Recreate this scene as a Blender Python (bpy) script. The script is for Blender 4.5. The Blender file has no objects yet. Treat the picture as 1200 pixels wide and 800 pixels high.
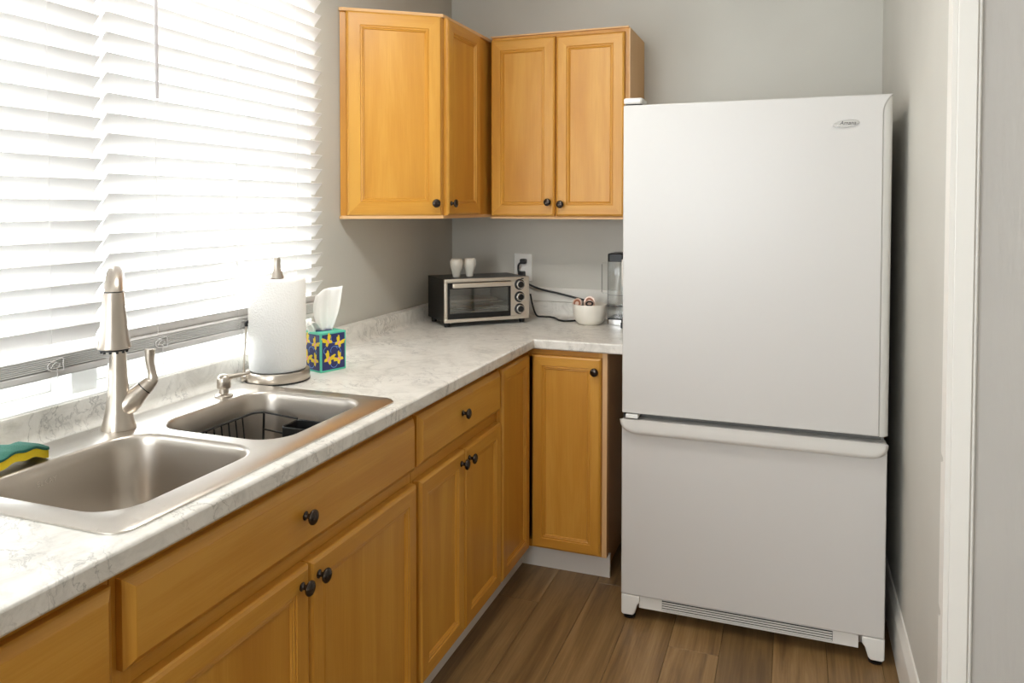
import bpy, bmesh, math, random
from mathutils import Vector, Matrix
random.seed(7)
PI = math.pi
scene = bpy.context.scene
col = scene.collection

# ------------------------------------------------------------------ camera
CAM = Vector((1.5777, -3.4155, 1.4248))
YAW, PITCH, ROLL, FPX, PPY = 0.3546, 0.0291, 0.0008, 897.3, 267.34
_f = Vector((-math.sin(YAW)*math.cos(PITCH), math.cos(YAW)*math.cos(PITCH), -math.sin(PITCH)))
_r = Vector((math.cos(YAW), math.sin(YAW), 0)); _u = _r.cross(_f)
_r2 = _r*math.cos(ROLL) + _u*math.sin(ROLL); _u2 = -_r*math.sin(ROLL) + _u*math.cos(ROLL)
cam_data = bpy.data.cameras.new('camera')
cam = bpy.data.objects.new('camera', cam_data); col.objects.link(cam)
cam.matrix_world = Matrix(((_r2.x, _u2.x, -_f.x, CAM.x), (_r2.y, _u2.y, -_f.y, CAM.y), (_r2.z, _u2.z, -_f.z, CAM.z), (0, 0, 0, 1)))
cam_data.sensor_width = 36; cam_data.sensor_fit = 'HORIZONTAL'
cam_data.lens = FPX/1200*36; cam_data.shift_y = -(400-PPY)/1200
cam_data.clip_start = 0.05
scene.camera = cam

# ------------------------------------------------------------------ world, lights, exposure
world = bpy.data.worlds.new('world'); scene.world = world; world.use_nodes = True
bg = world.node_tree.nodes['Background']
bg.inputs['Color'].default_value = (0.90, 0.955, 1.0, 1); bg.inputs['Strength'].default_value = 7.5
vs = scene.view_settings
vs.view_transform = 'Standard'; vs.look = 'None'; vs.gamma = 1; vs.use_curve_mapping = False
vs.exposure = 0.74
scene.cycles.use_denoising = True
scene.cycles.max_bounces = 10; scene.cycles.diffuse_bounces = 6; scene.cycles.transparent_max_bounces = 16
scene.cycles.caustics_reflective = False; scene.cycles.caustics_refractive = False
scene.cycles.sample_clamp_indirect = 8

def portal(name, loc, rot, sx, sy):
    l = bpy.data.lights.new(name, 'AREA'); l.shape = 'RECTANGLE'; l.size = sx; l.size_y = sy
    l.cycles.is_portal = True
    o = bpy.data.objects.new(name, l); o.location = loc; o.rotation_euler = rot; col.objects.link(o)
# daylight portals: the kitchen window, then two unseen openings added for fill light
portal('window_daylight', (-0.17, -2.07, 1.6), (0, -PI/2, 0), 1.3, 1.9)
portal('added_rear_opening_daylight', (.8, -6.05, 1.5), (PI/2, 0, 0), 1.2, 1.2)
portal('added_side_opening_daylight', (-0.17, -4.525, 1.55), (0, -PI/2, 0), 1.3, 1.95)

# ------------------------------------------------------------------ materials
def lin(c):
    f = lambda x: x/12.92 if x <= 0.04045 else ((x+0.055)/1.055)**2.4
    return (f(c[0]/255), f(c[1]/255), f(c[2]/255), 1)
class N:
    def __init__(s, name):
        s.m = bpy.data.materials.new(name); s.m.use_nodes = True
        s.t = s.m.node_tree; s.b = s.t.nodes['Principled BSDF']; s.out = s.t.nodes['Material Output']
    def n(s, typ, **kw):
        x = s.t.nodes.new(typ)
        for k, v in kw.items():
            if k in x.inputs: x.inputs[k].default_value = v
            else: setattr(x, k, v)
        return x
    def l(s, a, b): s.t.links.new(a, b)
    def coords(s, kind='Object', scale=(1, 1, 1), rot=(0, 0, 0), jitter=0):
        tc = s.n('ShaderNodeTexCoord'); mp = s.n('ShaderNodeMapping')
        mp.inputs['Scale'].default_value = scale; mp.inputs['Rotation'].default_value = rot
        if jitter:
            oi = s.n('ShaderNodeObjectInfo'); mu = s.n('ShaderNodeMath', operation='MULTIPLY'); mu.inputs[1].default_value = jitter
            cb = s.n('ShaderNodeCombineXYZ'); ad = s.n('ShaderNodeVectorMath', operation='ADD')
            s.l(oi.outputs['Random'], mu.inputs[0])
            for k in 'XYZ': s.l(mu.outputs[0], cb.inputs[k])
            s.l(tc.outputs[kind], ad.inputs[0]); s.l(cb.outputs[0], ad.inputs[1]); s.l(ad.outputs[0], mp.inputs['Vector'])
        else: s.l(tc.outputs[kind], mp.inputs['Vector'])
        return mp.outputs[0]
    def ramp(s, fac, stops):
        r = s.n('ShaderNodeValToRGB'); e = r.color_ramp.elements
        e[0].position, e[0].color = stops[0]; e[1].position, e[1].color = stops[-1]
        for p, c in stops[1:-1]:
            x = e.new(p); x.color = c
        s.l(fac, r.inputs[0]); return r.outputs[0]
    def bump(s, h, strength=0.2, dist=0.002):
        b = s.n('ShaderNodeBump'); b.inputs['Strength'].default_value = strength; b.inputs['Distance'].default_value = dist
        s.l(h, b.inputs['Height']); s.l(b.outputs[0], s.b.inputs['Normal'])
    def set(s, **kw):
        for k, v in kw.items(): s.b.inputs[k.replace('_', ' ')].default_value = v
        return s
def plain(name, rgb, rough=0.5, metal=0.0, bump=None, **kw):
    m = N(name); m.set(Base_Color=lin(rgb), Roughness=rough, Metallic=metal, **kw)
    if bump:
        sc, st = bump
        nz = m.n('ShaderNodeTexNoise', Scale=sc, Detail=3.0); m.l(m.coords(), nz.inputs['Vector']); m.bump(nz.outputs['Fac'], st, 0.001)
    return m.m
def wood(name, c0, c1, c2, rough=0.38):
    m = N(name)
    v = m.coords('UV', (9, 0.9, 1), jitter=13.0)
    n1 = m.n('ShaderNodeTexNoise', Scale=1.0, Detail=5.0, Roughness=0.55, Distortion=0.7); m.l(v, n1.inputs['Vector'])
    v2 = m.coords('UV', (260, 7, 1), jitter=5.0)
    n2 = m.n('ShaderNodeTexNoise', Scale=1.0, Detail=2.0); m.l(v2, n2.inputs['Vector'])
    v3 = m.coords('UV', (2.2, 1.6, 1), jitter=9.0)
    n3 = m.n('ShaderNodeTexNoise', Scale=1.0, Detail=2.0); m.l(v3, n3.inputs['Vector'])
    a = m.n('ShaderNodeMath', operation='MULTIPLY_ADD'); m.l(n2.outputs['Fac'], a.inputs[0]); a.inputs[1].default_value = 0.22; m.l(n1.outputs['Fac'], a.inputs[2])
    b = m.n('ShaderNodeMath', operation='MULTIPLY_ADD'); m.l(n3.outputs['Fac'], b.inputs[0]); b.inputs[1].default_value = 0.45; m.l(a.outputs[0], b.inputs[2])
    c = m.ramp(b.outputs[0], [(0.45, lin(c0)), (0.82, lin(c1)), (1.15 if False else 1.0, lin(c2))])
    m.l(c, m.b.inputs['Base Color']); m.set(Roughness=rough)
    m.bump(n2.outputs['Fac'], 0.06, 0.0006)
    return m.m
M = {}
M['maple'] = wood('maple_honey', (176, 114, 31), (195, 137, 48), (206, 151, 62))
M['maple_edge'] = wood('maple_raw_edge', (205, 160, 105), (212, 168, 116), (218, 178, 130), 0.55)
M['carcass'] = plain('cabinet_box', (176, 134, 84), 0.5)
M['floor_base'] = plain('subfloor', (70, 52, 34), 0.8)
M['white_trim'] = plain('white_trim_paint', (226, 222, 214), 0.4, bump=(60, 0.12))
M['sill_white'] = plain('sill_white', (238, 236, 232), 0.35)
M['vinyl'] = plain('white_vinyl', (238, 238, 236), 0.35)
M['toe_white'] = plain('toe_kick_white', (214, 208, 200), 0.5)
M['wand'] = plain('wand_grey', (176, 170, 170), 0.4)
M['bronze'] = plain('dark_bronze', (66, 58, 52), 0.2, 0.85)
M['black'] = plain('black_plastic', (16, 16, 16), 0.4)
M['black_metal'] = plain('black_enamel', (11, 11, 10), 0.35, bump=(150, 0.1))
M['black_wire'] = plain('black_coated_wire', (14, 14, 14), 0.35)
M['fridge'] = plain('fridge_enamel', (200, 197, 193), 0.32, bump=(420, 0.10))
M['fridge_trim'] = plain('fridge_white_plastic', (220, 218, 213), 0.38)
M['gasket'] = plain('gasket_grey', (120, 118, 114), 0.7)
M['grille_dark'] = plain('grille_shadow', (40, 38, 36), 0.7)
M['chrome'] = plain('chrome', (205, 203, 200), 0.18, 1.0)
M['ceramic'] = plain('white_ceramic', (232, 226, 214), 0.35)
M['tissue'] = plain('tissue_paper', (245, 242, 238), 0.9)
M['teal'] = plain('teal_card', (86, 190, 160), 0.55)
M['navy'] = plain('navy_print', (38, 42, 96), 0.5)
M['yellow_print'] = plain('yellow_print', (226, 196, 28), 0.5)
M['pink_print'] = plain('pink_print', (222, 130, 170), 0.5)
M['sky_print'] = plain('light_blue_print', (104, 150, 226), 0.5)
M['sponge_yellow'] = plain('sponge_yellow', (240, 206, 40), 0.9, bump=(260, 0.5))
M['sponge_green'] = plain('scour_green', (50, 104, 88), 0.95, bump=(420, 0.9))
M['foil'] = plain('pod_foil', (214, 190, 176), 0.3, 0.5)
M['pod_brown'] = plain('pod_brown', (150, 92, 62), 0.5)
M['pod_dark'] = plain('pod_dark', (40, 34, 36), 0.4)
M['pod_cup'] = plain('pod_cup', (232, 226, 220), 0.5)
M['outlet'] = plain('outlet_white', (236, 234, 228), 0.4)
M['badge_grey'] = plain('badge_silver', (176, 172, 166), 0.3, 0.85)
M['ink'] = plain('badge_ink', (22, 20, 22), 0.5)
M['liner'] = plain('oven_liner', (150, 150, 144), 0.45, 0.2)
M['etch'] = plain('etched_mark', (222, 214, 204), 0.5, 0.7)
M['cardboard'] = plain('cardboard_core', (168, 136, 100), 0.9)

def stainless(name, rgb, rough, stretch):
    m = N(name); m.set(Base_Color=lin(rgb), Metallic=1.0, Roughness=rough)
    nz = m.n('ShaderNodeTexNoise', Scale=1.0, Detail=3.0); m.l(m.coords('Object', stretch), nz.inputs['Vector'])
    mr = m.n('ShaderNodeMapRange'); mr.inputs['To Min'].default_value = rough-0.07; mr.inputs['To Max'].default_value = rough+0.09
    m.l(nz.outputs['Fac'], mr.inputs['Value']); m.l(mr.outputs[0], m.b.inputs['Roughness'])
    m.bump(nz.outputs['Fac'], 0.05, 0.0005)
    return m.m
M['steel'] = stainless('brushed_stainless', (196, 188, 178), 0.33, (14, 14, 380))
M['steel_deck'] = stainless('brushed_stainless_deck', (206, 199, 190), 0.3, (300, 10, 60))
M['nickel'] = stainless('brushed_nickel', (196, 186, 174), 0.3, (120, 120, 30))
M['steel_trim'] = stainless('oven_stainless', (236, 228, 216), 0.36, (16, 300, 300))

def paper():
    m = N('paper_towel'); m.set(Base_Color=lin((240, 237, 232)), Roughness=0.95)
    vz = m.n('ShaderNodeTexVoronoi', Scale=200.0); m.l(m.coords(), vz.inputs['Vector']); m.bump(vz.outputs['Distance'], 0.5, 0.0022)
    return m.m
M['paper'] = paper()
def marble():
    m = N('marble_laminate')
    v = m.coords('Object', (1, 1, 1), (0.3, 0.5, 0.6))
    d = m.n('ShaderNodeTexNoise', Scale=5.0, Detail=6.0, Roughness=0.6); m.l(v, d.inputs['Vector'])
    ad = m.n('ShaderNodeMixRGB'); ad.blend_type = 'ADD'; ad.inputs[0].default_value = 0.2; m.l(v, ad.inputs[1]); m.l(d.outputs['Color'], ad.inputs[2])
    mp = m.n('ShaderNodeMapping'); mp.inputs['Scale'].default_value = (8, 26, 11); mp.inputs['Rotation'].default_value = (0.2, 0.4, 0.6); m.l(ad.outputs[0], mp.inputs[0])
    vo = m.n('ShaderNodeTexNoise', Scale=1.0, Detail=4.0, Roughness=0.55, Distortion=0.25); m.l(mp.outputs[0], vo.inputs['Vector'])
    sb = m.n('ShaderNodeMath', operation='SUBTRACT'); sb.inputs[1].default_value = 0.5; m.l(vo.outputs['Fac'], sb.inputs[0])
    ab = m.n('ShaderNodeMath', operation='ABSOLUTE'); m.l(sb.outputs[0], ab.inputs[0])
    vein = m.ramp(ab.outputs[0], [(0.0, (1, 1, 1, 1)), (0.012, (.4, .4, .4, 1)), (0.035, (0, 0, 0, 1))])
    pn = m.n('ShaderNodeTexNoise', Scale=7.0, Detail=3.0); m.l(v, pn.inputs['Vector'])
    pr = m.ramp(pn.outputs['Fac'], [(0.46, (0, 0, 0, 1)), (0.62, (1, 1, 1, 1))])
    mu = m.n('ShaderNodeMath', operation='MULTIPLY'); m.l(vein, mu.inputs[0]); m.l(pr, mu.inputs[1])
    cl = m.n('ShaderNodeTexNoise', Scale=11.0, Detail=8.0, Roughness=0.7, Distortion=1.2); m.l(v, cl.inputs['Vector'])
    base = m.ramp(cl.outputs['Fac'], [(0.3, lin((196, 192, 183))), (0.5, lin((222, 218, 210))), (0.7, lin((234, 231, 224)))])
    mx = m.n('ShaderNodeMixRGB'); m.l(mu.outputs[0], mx.inputs[0]); m.l(base, mx.inputs[1]); mx.inputs[2].default_value = lin((172, 168, 161))
    m.l(mx.outputs[0], m.b.inputs['Base Color']); m.set(Roughness=0.3)
    return m.m
M['marble'] = marble()
def paint(name, rgb, sc, st, stretch=(1, 1, 1), rough=0.62):
    m = N(name); m.set(Roughness=rough)
    v = m.coords('Object', stretch)
    n1 = m.n('ShaderNodeTexNoise', Scale=sc, Detail=4.0); m.l(v, n1.inputs['Vector'])
    n2 = m.n('ShaderNodeTexNoise', Scale=2.5, Detail=2.0); m.l(m.coords(), n2.inputs['Vector'])
    a = tuple(x*0.965 for x in lin(rgb)[:3])+(1,); b = tuple(x*1.035 for x in lin(rgb)[:3])+(1,)
    m.l(m.ramp(n2.outputs['Fac'], [(0.3, a), (0.7, b)]), m.b.inputs['Base Color'])
    m.bump(n1.outputs['Fac'], st, 0.002)
    return m.m
M['wall'] = paint('wall_grey_paint', (196, 193, 184), 160, 0.12)
M['wall_brushed'] = paint('wall_grey_brushed', (183, 178, 171), 55, 0.5, (1, 1, 0.16), 0.5)
M['ceiling'] = plain('ceiling_white', (236, 235, 231), 0.85)
def plank_mat():
    m = N('vinyl_plank')
    oi = m.n('ShaderNodeObjectInfo')
    v = m.coords('Object', (16, 1.3, 16), jitter=31.0)
    n1 = m.n('ShaderNodeTexNoise', Scale=1.0, Detail=6.0, Roughness=0.6, Distortion=0.9); m.l(v, n1.inputs['Vector'])
    v2 = m.coords('Object', (170, 5, 20), jitter=7.0)
    n2 = m.n('ShaderNodeTexNoise', Scale=1.0, Detail=3.0); m.l(v2, n2.inputs['Vector'])
    a = m.n('ShaderNodeMath', operation='MULTIPLY_ADD'); m.l(n2.outputs['Fac'], a.inputs[0]); a.inputs[1].default_value = 0.35; m.l(n1.outputs['Fac'], a.inputs[2])
    c = m.ramp(a.outputs[0], [(0.42, lin((92, 66, 38))), (0.68, lin((130, 100, 62))), (0.95, lin((154, 124, 84)))])
    hs = m.n('ShaderNodeHueSaturation'); mr = m.n('ShaderNodeMapRange'); mr.inputs['To Min'].default_value = 0.78; mr.inputs['To Max'].default_value = 1.12
    m.l(oi.outputs['Random'], mr.inputs['Value']); m.l(mr.outputs[0], hs.inputs['Value']); m.l(c, hs.inputs['Color'])
    m.l(hs.outputs[0], m.b.inputs['Base Color']); m.set(Roughness=0.42); m.bump(n2.outputs['Fac'], 0.12, 0.0008)
    return m.m
M['plank'] = plank_mat()
def slat_mat():
    m = N('blind_slat'); d = m.b; m.set(Base_Color=lin((226, 223, 220)), Roughness=0.45)
    tr = m.n('ShaderNodeBsdfTranslucent'); tr.inputs['Color'].default_value = (0.9, 0.88, 0.86, 1)
    mx = m.n('ShaderNodeMixShader'); mx.inputs[0].default_value = 0.0
    m.l(d.outputs[0], mx.inputs[1]); m.l(tr.outputs[0], mx.inputs[2]); m.l(mx.outputs[0], m.out.inputs[0]); return m.m
M['slat'] = slat_mat()
def clear(name, tint, gloss=0.12, rough=0.03):
    m = N(name); m.t.nodes.remove(m.b)
    tr = m.n('ShaderNodeBsdfTransparent'); tr.inputs[0].default_value = tint
    gl = m.n('ShaderNodeBsdfGlossy'); gl.inputs['Roughness'].default_value = rough
    fr = m.n('ShaderNodeLayerWeight'); pw = m.n('ShaderNodeMath', operation='POWER'); pw.inputs[1].default_value = 4.0; m.l(fr.outputs['Facing'], pw.inputs[0])
    ad = m.n('ShaderNodeMath', operation='MULTIPLY_ADD'); ad.inputs[1].default_value = 0.5; ad.inputs[2].default_value = gloss*0.3; m.l(pw.outputs[0], ad.inputs[0])
    mx = m.n('ShaderNodeMixShader'); m.l(ad.outputs[0], mx.inputs[0]); m.l(tr.outputs[0], mx.inputs[1]); m.l(gl.outputs[0], mx.inputs[2])
    m.l(mx.outputs[0], m.out.inputs[0]); return m.m
M['glass'] = clear('window_glass', (0.97, 0.98, 0.98, 1))
M['tank'] = clear('clear_plastic', (0.965, 0.97, 0.965, 1), 0.2)
M['oven_glass'] = clear('oven_door_glass', (0.88, 0.9, 0.88, 1), 0.5)
M['clip'] = clear('clear_clip', (0.92, 0.92, 0.92, 1), 0.3)

# ------------------------------------------------------------------ mesh helpers
class MB:
    def __init__(s): s.v = []; s.f = []; s.g = []; s.m = []
    def add(s, vs, fs, grain=None, mi=0):
        k = len(s.v); s.v += [Vector(p) for p in vs]
        for f in fs: s.f.append([k+i for i in f]); s.g.append(grain); s.m.append(mi)
        return s
    def box(s, x0, x1, y0, y1, z0, z1, grain=None, mi=0):
        vs = [(x, y, z) for z in (z0, z1) for y in (y0, y1) for x in (x0, x1)]
        return s.add(vs, [(0, 2, 3, 1), (4, 5, 7, 6), (0, 1, 5, 4), (2, 6, 7, 3), (0, 4, 6, 2), (1, 3, 7, 5)], grain, mi)
    def prism(s, poly, origin, U, V, Nn, t0, t1, grain=None, mi=0):
        O, U, V, Nn = Vector(origin), Vector(U), Vector(V), Vector(Nn); n = len(poly)
        vs = [O+U*a+V*b+Nn*t for t in (t0, t1) for a, b in poly]
        fs = [tuple(range(n-1, -1, -1)), tuple(range(n, 2*n))]+[(i, (i+1) % n, n+(i+1) % n, n+i) for i in range(n)]
        return s.add(vs, fs, grain, mi)
    def loft(s, rings, cap0=True, cap1=True, grain=None, mi=0, closed=True):
        n = len(rings[0]); vs = [p for r in rings for p in r]; fs = []
        for k in range(len(rings)-1):
            for i in range(n if closed else n-1):
                j = (i+1) % n; fs.append((k*n+i, k*n+j, (k+1)*n+j, (k+1)*n+i))
        if cap0: fs.append(tuple(range(n-1, -1, -1)))
        if cap1: fs.append(tuple((len(rings)-1)*n+i for i in range(n)))
        return s.add(vs, fs, grain, mi)
    def lathe(s, prof, origin=(0, 0, 0), axis=(0, 0, 1), n=24, mi=0, cap=True):
        O = Vector(origin); A = Vector(axis).normalized()
        X = A.orthogonal().normalized(); Y = A.cross(X)
        rings = [[O+A*h+(X*math.cos(2*PI*i/n)+Y*math.sin(2*PI*i/n))*r for i in range(n)] for r, h in prof]
        return s.loft(rings, cap, cap, None, mi)
    def tube(s, pts, r, n=8, mi=0):
        P = [Vector(p) for p in pts]; R = r if isinstance(r, (list, tuple)) else [r]*len(P); rings = []
        T0 = (P[1]-P[0]).normalized(); X = T0.orthogonal().normalized()
        for i, p in enumerate(P):
            T = (P[min(i+1, len(P)-1)]-P[max(i-1, 0)]).normalized()
            X = (X-T*X.dot(T)).normalized(); Y = T.cross(X)
            rings.append([p+(X*math.cos(2*PI*k/n)+Y*math.sin(2*PI*k/n))*R[i] for k in range(n)])
        return s.loft(rings, True, True, None, mi)
def smooth_path(pts, k=8):
    P = [Vector(p) for p in pts]; P = [2*P[0]-P[1]]+P+[2*P[-1]-P[-2]]; out = []
    for i in range(1, len(P)-2):
        a, b, c, d = P[i-1], P[i], P[i+1], P[i+2]
        for j in range(k):
            t = j/k
            out.append(0.5*((2*b)+(c-a)*t+(2*a-5*b+4*c-d)*t*t+(3*b-a-3*c+d)*t**3))
    out.append(P[-2]); return out
def rrect(x0, x1, y0, y1, r, n=6):
    out = []
    for cx, cy, a in ((x1-r, y1-r, 0), (x0+r, y1-r, 90), (x0+r, y0+r, 180), (x1-r, y0+r, 270)):
        for k in range(n+1):
            t = math.radians(a+90*k/n); out.append((cx+r*math.cos(t), cy+r*math.sin(t)))
    return out
ORG = {}
def build(name, mb, mat, parent=None, smooth=None, bevel=None, world=True, seg=2):
    """links the collected shape as ONE mesh object; coordinates are given in the world and stored about the thing's base"""
    off = ORG.get(parent.name, Vector()) if (parent and world) else Vector()
    me = bpy.data.meshes.new(name)
    me.from_pydata([v-off for v in mb.v], [], mb.f)
    mats = mat if isinstance(mat, (list, tuple)) else [mat]
    for m in mats: me.materials.append(m)
    for p, mi in zip(me.polygons, mb.m): p.material_index = mi
    bm = bmesh.new(); bm.from_mesh(me); bmesh.ops.recalc_face_normals(bm, faces=bm.faces); bm.to_mesh(me); bm.free()
    if any(g is not None for g in mb.g):
        uv = me.uv_layers.new(name='UVMap')
        for p, g in zip(me.polygons, mb.g):
            G = Vector(g) if g else Vector((0, 0, 1)); nn = p.normal
            W = nn.cross(G)
            if W.length < 0.3: W = G.orthogonal().normalized(); G = W.cross(nn)
            for li in p.loop_indices:
                co = me.vertices[me.loops[li].vertex_index].co
                uv.data[li].uv = (co.dot(W.normalized()), co.dot(G))
    o = bpy.data.objects.new(name, me); col.objects.link(o)
    if smooth is not None:
        for p in me.polygons: p.use_smooth = True
        me.set_sharp_from_angle(angle=math.radians(smooth))
    if bevel:
        b = o.modifiers.new('bevel', 'BEVEL'); b.width = bevel; b.segments = seg; b.limit_method = 'ANGLE'; b.angle_limit = math.radians(40)
        if smooth is None:
            for p in me.polygons: p.use_smooth = True
            me.set_sharp_from_angle(angle=math.radians(50))
    if parent: o.parent = parent; ORG[o.name] = ORG.get(parent.name, Vector())
    return o
def thing(name, label, cat, loc=(0, 0, 0), rotz=0, group=None):
    o = bpy.data.objects.new(name, None); col.objects.link(o); o.location = loc; o.rotation_euler = (0, 0, rotz)
    o.empty_display_size = 0.05
    o['label'] = label; o['category'] = cat
    if group: o['group'] = group
    ORG[o.name] = Vector(loc); return o
def tag(o, label, cat, group=None):
    o['label'] = label; o['category'] = cat
    if group: o['group'] = group
    return o
def struct(name, mb, mat, label, parent=None, **kw):
    o = build(name, mb, mat, parent, **kw)
    if parent is None: o['kind'] = 'structure'; o['label'] = label
    return o
def share(name, me, parent, loc, rot=(0, 0, 0)):
    o = bpy.data.objects.new(name, me); col.objects.link(o); o.parent = parent; o.location = loc; o.rotation_euler = rot
    ORG[o.name] = Vector(); return o
def text_mesh(s, size, depth, shear=0.0):
    c = bpy.data.curves.new('lettering', 'FONT'); c.body = s; c.size = size; c.extrude = depth; c.align_x = 'CENTER'; c.align_y = 'CENTER'; c.shear = shear
    o = bpy.data.objects.new('lettering', c); col.objects.link(o)
    dg = bpy.context.evaluated_depsgraph_get(); me = bpy.data.meshes.new_from_object(o.evaluated_get(dg))
    bpy.data.objects.remove(o); return me

# ------------------------------------------------------------------ setting: room shell
W = 1.8984; CEIL = 2.44; YF = -6.0; XR = 4.2
WY0, WY1, WZ0, WZ1 = -2.97, -1.166, 0.985, 2.22       # window opening in the left wall
mb = MB()
V0Y, V1Y, V0Z, V1Z = -5.5, -3.55, .9, 2.2      # unseen opening added behind the camera, lets in light from the left
mb.box(-.16, 0, YF, V0Y, 0, CEIL).box(-.16, 0, V1Y, WY0, 0, CEIL).box(-.16, 0, V0Y, V1Y, 0, V0Z).box(-.16, 0, V0Y, V1Y, V1Z, CEIL).box(-.16, 0, WY1, 0.16, 0, CEIL).box(-.16, 0, WY0, WY1, 0, WZ0-.02).box(-.16, 0, WY0, WY1, WZ1, CEIL)
struct('wall_left', mb, M['wall'], 'grey painted wall with the blinded window above the sink')
struct('wall_back', MB().box(0, W+.12, 0, .16, 0, CEIL), M['wall'], 'grey painted wall behind toaster oven and fridge')
struct('wall_right', MB().box(W, W+.12, -1.515, 0, 0, CEIL), M['wall'], 'grey painted wall beside the fridge')
struct('wall_front', MB().box(W+.0, W+.12, -1.52, -1.5151, 0, CEIL).box(W+.12, XR, -1.52, -1.44, 0, CEIL), M['wall_brushed'], 'brush-textured grey wall at the right edge beyond white casing')
struct('wall_side', MB().box(XR, XR+.12, YF, -1.44, 0, CEIL), M['wall'], 'grey side wall of the room behind')
mb = MB().box(-.16, .2, YF-.12, YF, 0, CEIL).box(1.4, XR+.12, YF-.12, YF, 0, CEIL).box(.2, 1.4, YF-.12, YF, 2.1, CEIL).box(.2, 1.4, YF-.12, YF, 0, .9)  # gap in the rear wall is added to bring in fill light
struct('wall_rear', mb, M['wall'], 'grey rear wall of the room behind with an opening added for fill light')
struct('ceiling', MB().box(-.16, XR+.12, YF-.12, .16, CEIL, CEIL+.1), M['ceiling'], 'white ceiling')
flo = struct('floor', MB().box(-.16, XR+.12, YF-.12, .16, -.05, -.004), M['floor_base'], 'brown wood-look plank floor')
# planks (each its own piece) where the photograph shows the floor
PW = 0.16; xs = [0.565+PW*k for k in range(-1, 9)]
meshes = {}
def plank_piece(x, y0, y1):
    L = round(y1-y0, 3)
    if L not in meshes:
        b = MB(); g = .0005; c = .0009
        ring = lambda i, z: [(i, i, z), (PW-i, i, z), (PW-i, L-i, z), (i, L-i, z)]
        b.loft([ring(g, -.004), ring(g, -c), ring(g+c, 0)])
        o = build('plank', b, M['plank'], flo); meshes[L] = o.data; o.location = (x, y0, 0)
    else: share('plank', meshes[L], flo, (x, y0, 0))
LEN = 1.22
offs = [0.35, -0.836, -0.10, -0.62, -0.30, -0.95, -0.2, -0.7, -0.45, -0.05]
for i, x in enumerate(xs):
    if x > W: continue
    y1 = 0.0; ends = []
    y = offs[i]
    while y < 0: y += LEN
    while y > -3.4:
        y0 = y-LEN; top = min(y, -.01)
        if top-y0 > .03: plank_piece(x, y0, top)
        y = y0
mb = MB().box(-.14, XR, YF, -4.46, -.004, 0); b2 = struct('floor_rear', mb, M['plank'], 'plank floor of the room behind'); b2.name = 'floor_far'

# invented ceiling lamp above the frame, added as overhead fill for the counter
lamp = thing('added_fill_lamp', 'round white fill lamp added on the ceiling above the counter edge', 'lamp', (0.66, -1.75, CEIL))
build('fill_lamp_base', MB().lathe([(.19, -.022), (.19, 0)], (0.66, -1.75, CEIL), (0, 0, 1), 40), M['vinyl'], lamp, smooth=40)
lm = N('fill_lamp_glow'); lm.set(Base_Color=(1, 1, 1, 1)); lm.b.inputs['Emission Color'].default_value = (1.0, 0.985, 0.95, 1); lm.b.inputs['Emission Strength'].default_value = 26.0
build('fill_lamp_shade', MB().lathe([(.04, -.075), (.10, -.066), (.145, -.048), (.17, -.022)], (0.66, -1.75, CEIL), (0, 0, 1), 40), lm.m, lamp, smooth=60)

# trim: baseboard, casing, toe kicks, window
mb = MB(); mb.prism([(0, 0), (.014, 0), (.014, .13), (.009, .15), (.005, .168), (0, .168)], (W, 0, 0), (-1, 0, 0), (0, 0, 1), (0, 1, 0), -1.484, 0)
struct('baseboard_right', mb, M['white_trim'], 'white painted baseboard along the wall beside the fridge')
# casing edge with two small notches cut in its far edge
xj = W-.009
out = [(-1.5375, 0), (-1.5375, CEIL), (-1.486, CEIL)]
for za, zb in ((.872, .853), (.529, .505)):
    out += [(-1.486, za+.004), (-1.492, za), (-1.510, za-.003), (-1.513, za-.009), (-1.500, zb+.003), (-1.486, zb)]
out += [(-1.486, 0)]
mb = MB().prism(out, (xj, 0, 0), (0, 1, 0), (0, 0, 1), (1, 0, 0), 0, .010)
t4 = struct('trim_1', mb, M['white_trim'], 'white painted casing edge with two chipped notches')
mb = MB().box(xj+.0102, 1.938, -1.538, -1.5195, 0, CEIL)
struct('casing_board', mb, M['white_trim'], '', t4, bevel=.002)
mb = MB(); mb.loft([[Vector((1.943+.0055*math.cos(a), -1.522+.011*math.sin(a), z)) for a in [2*PI*k/12 for k in range(12)]] for z in (0, CEIL)])
struct('casing_bead', mb, M['white_trim'], '', t4, smooth=60)

# ------------------------------------------------------------------ windows
mb = MB()
mb.box(-.15, .04, WY0-.03, WY1+.03, WZ0-.02, WZ0)
struct('trim_2', mb, M['sill_white'], 'white window stool above the backsplash', bevel=.004)
ymid = -2.07
for k, (y0, y1) in enumerate(((WY0, ymid-.035), (ymid+.035, WY1))):
    fr = MB(); T = .045
    fr.box(-.13, -.07, y0, y1, WZ0, WZ0+T).box(-.13, -.07, y0, y1, WZ1-T, WZ1)
    fr.box(-.13, -.07, y0, y0+T, WZ0+T, WZ1-T).box(-.13, -.07, y1-T, y1, WZ0+T, WZ1-T)
    w = struct('window_%d' % (2-k), fr, M['vinyl'], 'white vinyl window behind the %s blind' % ('left' if k == 0 else 'right'), bevel=.003)
    build('meeting_rail', MB().box(-.12, -.08, y0+T, y1-T, 1.58, 1.62), M['vinyl'], w)
    build('pane', MB().box(-.102, -.098, y0+T, y1-T, WZ0+T, 1.58), M['glass'], w)
    build('pane', MB().box(-.102, -.098, y0+T, y1-T, 1.62, WZ1-T), M['glass'], w)
struct('trim_3', MB().box(-.14, -.005, ymid-.035, ymid+.035, WZ0, WZ1), M['vinyl'], 'white mullion between the two windows')

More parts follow.
